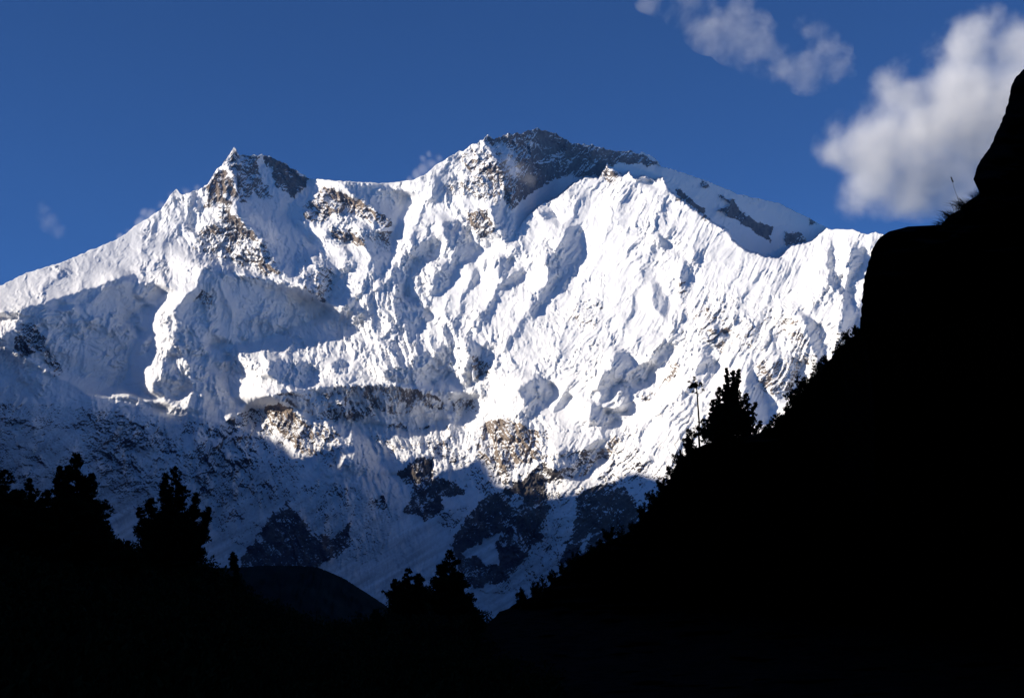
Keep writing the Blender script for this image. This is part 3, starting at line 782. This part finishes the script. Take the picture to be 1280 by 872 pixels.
def shrub_mesh(seed, n=34, leaf=.2, h=1.0):
    rng = np.random.default_rng(seed); tr = []; cen = []
    for k in range(9):
        az = rng.uniform(0, 6.28); L_ = rng.uniform(.3, .9); hh = rng.uniform(.5, 1.25) * h
        tip = np.array([math.cos(az) * L_, math.sin(az) * L_, hh])
        tr.append(tube([[0, 0, -.5], tip * [.4, .4, .5], tip], [.03, .02, .008], 4))
        for q in range(4):
            cen.append(tip * (1 - .18 * q) + rng.normal(size=3) * .12)
    return join(tr), tufts(cen, np.full(len(cen), .22), n, leaf, rng, .5)
SHR = []
for k in range(4):
    (tv, tf), (lv, lf) = shrub_mesh(40 + k, n=26 if k < 3 else 10)
    a = link_mesh('stems', tv, tf, M_BARK); b = link_mesh('foliage', lv, lf, M_LEAF, smooth_sh=False)
    SHR.append((a.data, b.data)); bpy.data.objects.remove(a); bpy.data.objects.remove(b)
GS = 'shrubs along the edge of the right slope'
rs = random.Random(4)
spots = []
for v in [414,418,424,430,437,444,452,459,466,474,482,490,497,505,513,521,529,536]: spots.append((float(cliff_u(v)) + rs.uniform(-3, 6), v, rs.uniform(7, 13), 'small leafy shrub on the slope edge between the rock outcrop and the three-topped pine'))
for u, v, w in [(992,488,14),(1000,478,9),(957,532,11),(948,540,9),(968,524,8),(1052,428,9),(1028,452,9)]: spots.append((u, v + w * .9, w, 'tall shrub standing clear of the slope edge against the sunlit snow'))
for u, v, w in [(858,546,12),(866,536,10),(880,530,12),(862,560,13),(892,534,12),(850,572,12),(886,545,14)]: spots.append((u, v + w * .8, w, 'bushy shrub crowding the foot of the thin bare tree'))
for v in [578,586,594,602,610,618,626,634,644,654,662,670,676,682,690,697,706,716,726,736,746,754]: spots.append((float(cliff_u(v)) + rs.uniform(-3, 6), v, rs.uniform(7, 12), 'dark shrub on the lower slope edge between the thin bare tree and the valley bottom'))
for k, (u, v, w, lb) in enumerate(spots):
    y = cl_y(v)
    s = w * y / FPX
    o = root('shrub', lb, 'shrub', at(u, v + 3, y), GS)
    o.scale = (s, s, s * rs.uniform(.8, 1.4)); o.rotation_euler = (0, 0, rs.uniform(0, 6))
    m = SHR[k % 4]
    for nm, d in zip(('stems', 'foliage'), m):
        c = bpy.data.objects.new(nm, d); COL.objects.link(c); c.parent = o
# bare twigs left of the thin tree
rng = np.random.default_rng(5)
def bare(name, label, cat, u, v, tips, y, r=.03, seedhead=False, mat=M_BARK):
    b0 = np.array(at(u, v, y)); tr = []
    for tu, tv in tips:
        d = np.array(at(tu, tv, y)) - b0
        mid = d * .5 + [d[0] * .25, rng.normal() * .1, 0]
        tr.append(tube([[0, 0, -.3], mid, d], [r, r * .7, r * .3], 5))
    vv, ff = join(tr)
    t = root(name, label, cat, b0)
    link_mesh('stem', vv, ff, mat, t)
    if seedhead:
        rg_ = np.random.default_rng(9)
        tp = np.array(at(tips[0][0], tips[0][1], y)) - b0
        a_ = np.array(at(u, v, y)) - np.array(at(tips[0][0], tips[0][1], y)); a_ /= np.linalg.norm(a_)
        vv, ff = tufts([tp + a_ * k * .035 for k in range(9)], .03, 22, .06, rg_)
        link_mesh('seed_head', vv, ff, M_GRASS, t, smooth_sh=False)
    return t
bare('bare_shrub', 'leafless twigs reaching up left of the thin bare tree', 'shrub', 856, 574, [(841,545),(846,549),(850,541),(852,556),(843,560)], cl_y(575), .035)
bare('snag', 'short dead stump sticking up where the lower slope meets the valley', 'stump', 712, 712, [(709,696),(714,703)], cl_y(700), .16)
bare('seed_stalk', 'single tall stalk with a seed head, leaning left above the grass tufts', 'plant', 1200, 250, [(1189,222)], 77, .012, True, M_GRASS)

def grass(label, u, v, spread, hpx, n, seed, lean):
    rg_ = np.random.default_rng(seed); y = 77.; s = y / FPX
    b0 = np.array(at(u, v, y)); V_ = []; F_ = []
    for k in range(n):
        p = np.array([rg_.normal() * spread * s, rg_.normal() * .25, -.1])
        L_ = hpx * s * rg_.uniform(.5, 1.2); az = rg_.uniform(0, 6.28); ln_ = rg_.uniform(.2, .9)
        d = np.array([math.cos(az) * ln_ * .6 + lean, math.sin(az) * ln_ * .6, 1]); d /= np.linalg.norm(d)
        sdv = np.cross(d, rg_.normal(size=3)); sdv /= np.linalg.norm(sdv)
        w = .011
        mid = p + d * L_ * .55; tip = p + d * L_ + np.array([d[0] * .3, d[1] * .3, -.18]) * L_
        o = len(V_)
        V_ += [p - sdv * w, p + sdv * w, mid + sdv * w * .8, mid - sdv * w * .8, tip + sdv * .002, tip - sdv * .002]
        F_ += [[o, o + 1, o + 2, o + 3], [o + 3, o + 2, o + 4, o + 5]]
    t = link_mesh('grass_tuft', np.array(V_), np.array(F_), M_GRASS, smooth_sh=False)
    t.location = b0
    return tag(t, label, 'grass tuft', 'grass tufts under the overhanging rock')
grass('uppermost grass tuft tucked right under the overhanging rock', 1224, 248, 4, 15, 110, 1, -.5)
grass('bristly grass tuft halfway between the overhanging rock and the ledge, beside the seed stalk', 1208, 259, 6, 17, 220, 2, -.7)
grass('grass tuft just above the ledge corner', 1192, 273, 6, 17, 220, 3, -.5)
grass('lowest grass tuft on the flat end of the ledge', 1181, 283, 4, 14, 160, 4, -.5)

# low undergrowth covering the bank
rng = np.random.default_rng(12)
nU = 7000
uU = rng.uniform(-80, 700, nU); qU = rng.random(nU) ** 1.5 * .75
vt_ = bank_top(uU); vU = vt_ + (985 - vt_) * qU; dU = bank_depth(uU, vU)
a_, b_ = ray(uU, vU)
cU_ = np.stack([a_ * dU, dU, b_ * dU + rng.random(nU) * .008 * dU * rng.random(nU)], -1)
vv, ff = tufts(cU_, .35 + dU * .0035, 16, .45, rng, .6)
tag(link_mesh('undergrowth', vv, ff, M_LEAF, smooth_sh=False), 'low dark undergrowth covering the bank under the pines', 'undergrowth', kind='stuff')

# ------------------------------------------------------------------ air, clouds and blowing snow
hz = bpy.data.materials.new('air'); hz.use_nodes = True
t = hz.node_tree; t.nodes.remove(t.nodes['Principled BSDF'])
pv = t.nodes.new('ShaderNodeVolumePrincipled')
pv.inputs['Color'].default_value = (.15, .40, 1.0, 1); pv.inputs['Density'].default_value = 6.0e-6
t.links.new(pv.outputs[0], t.nodes['Material Output'].inputs['Volume'])
bx0, bx1 = (-15000, -11000, -140), (15000, 21500, 5400)
bv = [(x, y, z) for x in (bx0[0], bx1[0]) for y in (bx0[1], bx1[1]) for z in (bx0[2], bx1[2])]
hzo = link_mesh('haze', bv, [[0, 1, 3, 2], [4, 6, 7, 5], [0, 4, 5, 1], [2, 3, 7, 6], [0, 2, 6, 4], [1, 5, 7, 3]], hz, smooth_sh=False)
tag(hzo, 'thin blue haze of mountain air filling the valley', 'haze', kind='stuff')

def ico_dirs(sub=5):
    import bmesh
    bm = bmesh.new(); bmesh.ops.create_icosphere(bm, subdivisions=sub, radius=1)
    v = np.array([x.co[:] for x in bm.verts]); f = np.array([[a.index for a in q.verts] for q in bm.faces]); bm.free()
    return v, f
IV, IF = ico_dirs()
def vapour(name, label, cat, y, blobs, dens, scale, soft=1.35, noise=3.6, bias=.10, seed=0, group=None, flat=.8, warp=1.0):
    s = y / FPX
    pts = [(np.array(at(u, v, y)), r * s) for u, v, r in blobs]
    c0 = sum(p for p, _ in pts) / len(pts)
    rad = np.full(len(IV), 1.0)
    best = np.zeros(len(IV))
    sc = np.array([1, 1 / flat, 1])                 # thinner in depth
    for p, r in pts:
        q = (p - c0) * sc
        b = IV @ q; disc = b * b - (q @ q - (1.22 * r) ** 2)
        best = np.maximum(best, np.where(disc > 0, b + np.sqrt(np.maximum(disc, 0)), 0))
    best = np.maximum(best, .06 * max(r for _, r in pts))
    o = link_mesh(name, IV * best[:, None] / sc, IF, smooth_sh=True)
    o.location = c0
    m = bpy.data.materials.new(name); m.use_nodes = True
    t = m.node_tree; t.nodes.remove(t.nodes['Principled BSDF']); N = t.nodes.new; L = t.links.new
    tc = N('ShaderNodeTexCoord')
    nz0 = N('ShaderNodeTexNoise'); nz0.inputs['Scale'].default_value = scale * .7; nz0.inputs['Detail'].default_value = 3
    L(tc.outputs['Object'], nz0.inputs['Vector'])
    wv = N('ShaderNodeVectorMath'); wv.operation = 'MULTIPLY_ADD'
    k = .55 * warp / scale
    wv.inputs[1].default_value = (k, k, k)
    sb = N('ShaderNodeVectorMath'); sb.operation = 'SUBTRACT'; sb.inputs[1].default_value = (.5, .5, .5)
    L(nz0.outputs['Color'], sb.inputs[0]); L(sb.outputs[0], wv.inputs[0]); L(tc.outputs['Object'], wv.inputs[2])
    last = None
    for p, r in pts:
        q = p - c0
        mp = N('ShaderNodeVectorMath'); mp.operation = 'SUBTRACT'; mp.inputs[1].default_value = q
        L(wv.outputs[0], mp.inputs[0])
        ms = N('ShaderNodeVectorMath'); ms.operation = 'MULTIPLY'; ms.inputs[1].default_value = sc / r
        L(mp.outputs[0], ms.inputs[0])
        ln_ = N('ShaderNodeVectorMath'); ln_.operation = 'LENGTH'; L(ms.outputs[0], ln_.inputs[0])
        if last is None: last = ln_.outputs['Value']
        else:
            mn = N('ShaderNodeMath'); mn.operation = 'SMOOTH_MIN'; mn.inputs[2].default_value = .45
            L(last, mn.inputs[0]); L(ln_.outputs['Value'], mn.inputs[1]); last = mn.outputs[0]
    nz = N('ShaderNodeTexNoise'); nz.inputs['Scale'].default_value = scale; nz.inputs['Detail'].default_value = 5; nz.inputs['Roughness'].default_value = .58
    L(wv.outputs[0], nz.inputs['Vector'])
    a1 = N('ShaderNodeMath'); a1.operation = 'MULTIPLY_ADD'; a1.inputs[1].default_value = -soft; a1.inputs[2].default_value = soft * .92 + bias - noise * .5
    L(last, a1.inputs[0])
    a2 = N('ShaderNodeMath'); a2.operation = 'MULTIPLY_ADD'; a2.inputs[1].default_value = noise
    L(nz.outputs[0], a2.inputs[0]); L(a1.outputs[0], a2.inputs[2])
    a3 = N('ShaderNodeMapRange'); a3.interpolation_type = 'SMOOTHSTEP'; a3.inputs[1].default_value = 0; a3.inputs[2].default_value = 1.3; a3.inputs[3].default_value = 0; a3.inputs[4].default_value = dens
    L(a2.outputs[0], a3.inputs[0])
    v = N('ShaderNodeVolumePrincipled'); v.inputs['Color'].default_value = (.97, .97, .97, 1)
    v.inputs['Anisotropy'].default_value = 0.0
    L(a3.outputs[0], v.inputs['Density'])
    L(v.outputs[0], t.nodes['Material Output'].inputs['Volume'])
    o.data.materials.append(m)
    m.cycles.volume_step_rate = 1.0
    return tag(o, label, cat, group)
vapour('cloud', 'large billowing grey-white cloud behind the dark overhanging rock', 'cloud', 24000, [(1150,165,70),(1200,120,85),(1120,125,45),(1095,200,60),(1185,215,60),(1255,120,90),(1075,180,50),(1085,235,45),(1140,240,35),(1265,200,70),(1215,65,50),(1262,70,50),(1160,215,50),(1110,160,55),(1215,170,80),(1150,235,40),(1190,245,40),(1045,190,30)], .0034, .0011, noise=2.7, soft=1.3, warp=.9)
vapour('cloud', 'thin curl of cloud above the big one in the top right corner', 'cloud', 25500, [(1225,25,24),(1245,18,22),(1268,38,26),(1210,30,16)], .0011, .0016)
vapour('cloud', 'torn streak of thin cloud cut by the top edge of the photo', 'cloud', 24500, [(862,6,34),(890,30,36),(925,42,40),(950,62,36),(972,80,26),(925,8,26),(812,2,18)], .0009, .0018, noise=4.4, warp=1.5)
vapour('cloud', 'ragged little cloud right of the torn streak', 'cloud', 24500, [(1015,38,24),(1035,62,28),(1012,84,34),(1046,84,24),(985,86,22)], .0008, .0022, noise=4.4, warp=1.5)
vapour('cloud', 'tiny wisp of cloud alone in the sky at the left', 'cloud', 24500, [(52,266,15),(64,276,15),(74,288,12)], .0008, .0022)
GP = 'snow blowing off the ridges'
yr = lambda u, v: float(surf_depth(np.array([float(u)]), np.array([float(v)]))[0])
vapour('snow_plume', 'thin snow plume blowing off the long left ridge below the sharp left peak', 'snow plume', yr(200, 275), [(150,296,7),(163,289,9),(176,278,10),(190,268,10),(203,257,9),(216,244,8),(232,238,9),(246,235,8),(180,266,8)], .0040, .006, noise=2.4, group=GP)
vapour('snow_plume', 'small snow plume rising from the saddle left of the summit', 'snow plume', yr(530, 228), [(522,217,8),(530,211,10),(539,205,10),(548,197,8),(528,200,8),(536,192,6),(512,224,6)], .0045, .007, noise=2.4, group=GP)
vapour('snow_plume', 'dusty snow cloud drifting across the shaded face right below the summit', 'snow plume', yr(640, 215) - 160, [(632,206,18),(645,214,18),(660,224,14)], .0022, .006, group=GP)
vapour('snow_plume', 'snow cloud hanging over the shaded slope right of the left peak', 'snow plume', yr(335, 290) - 170, [(325,280,18),(338,292,20),(345,312,18),(352,330,14)], .0022, .006, group=GP)
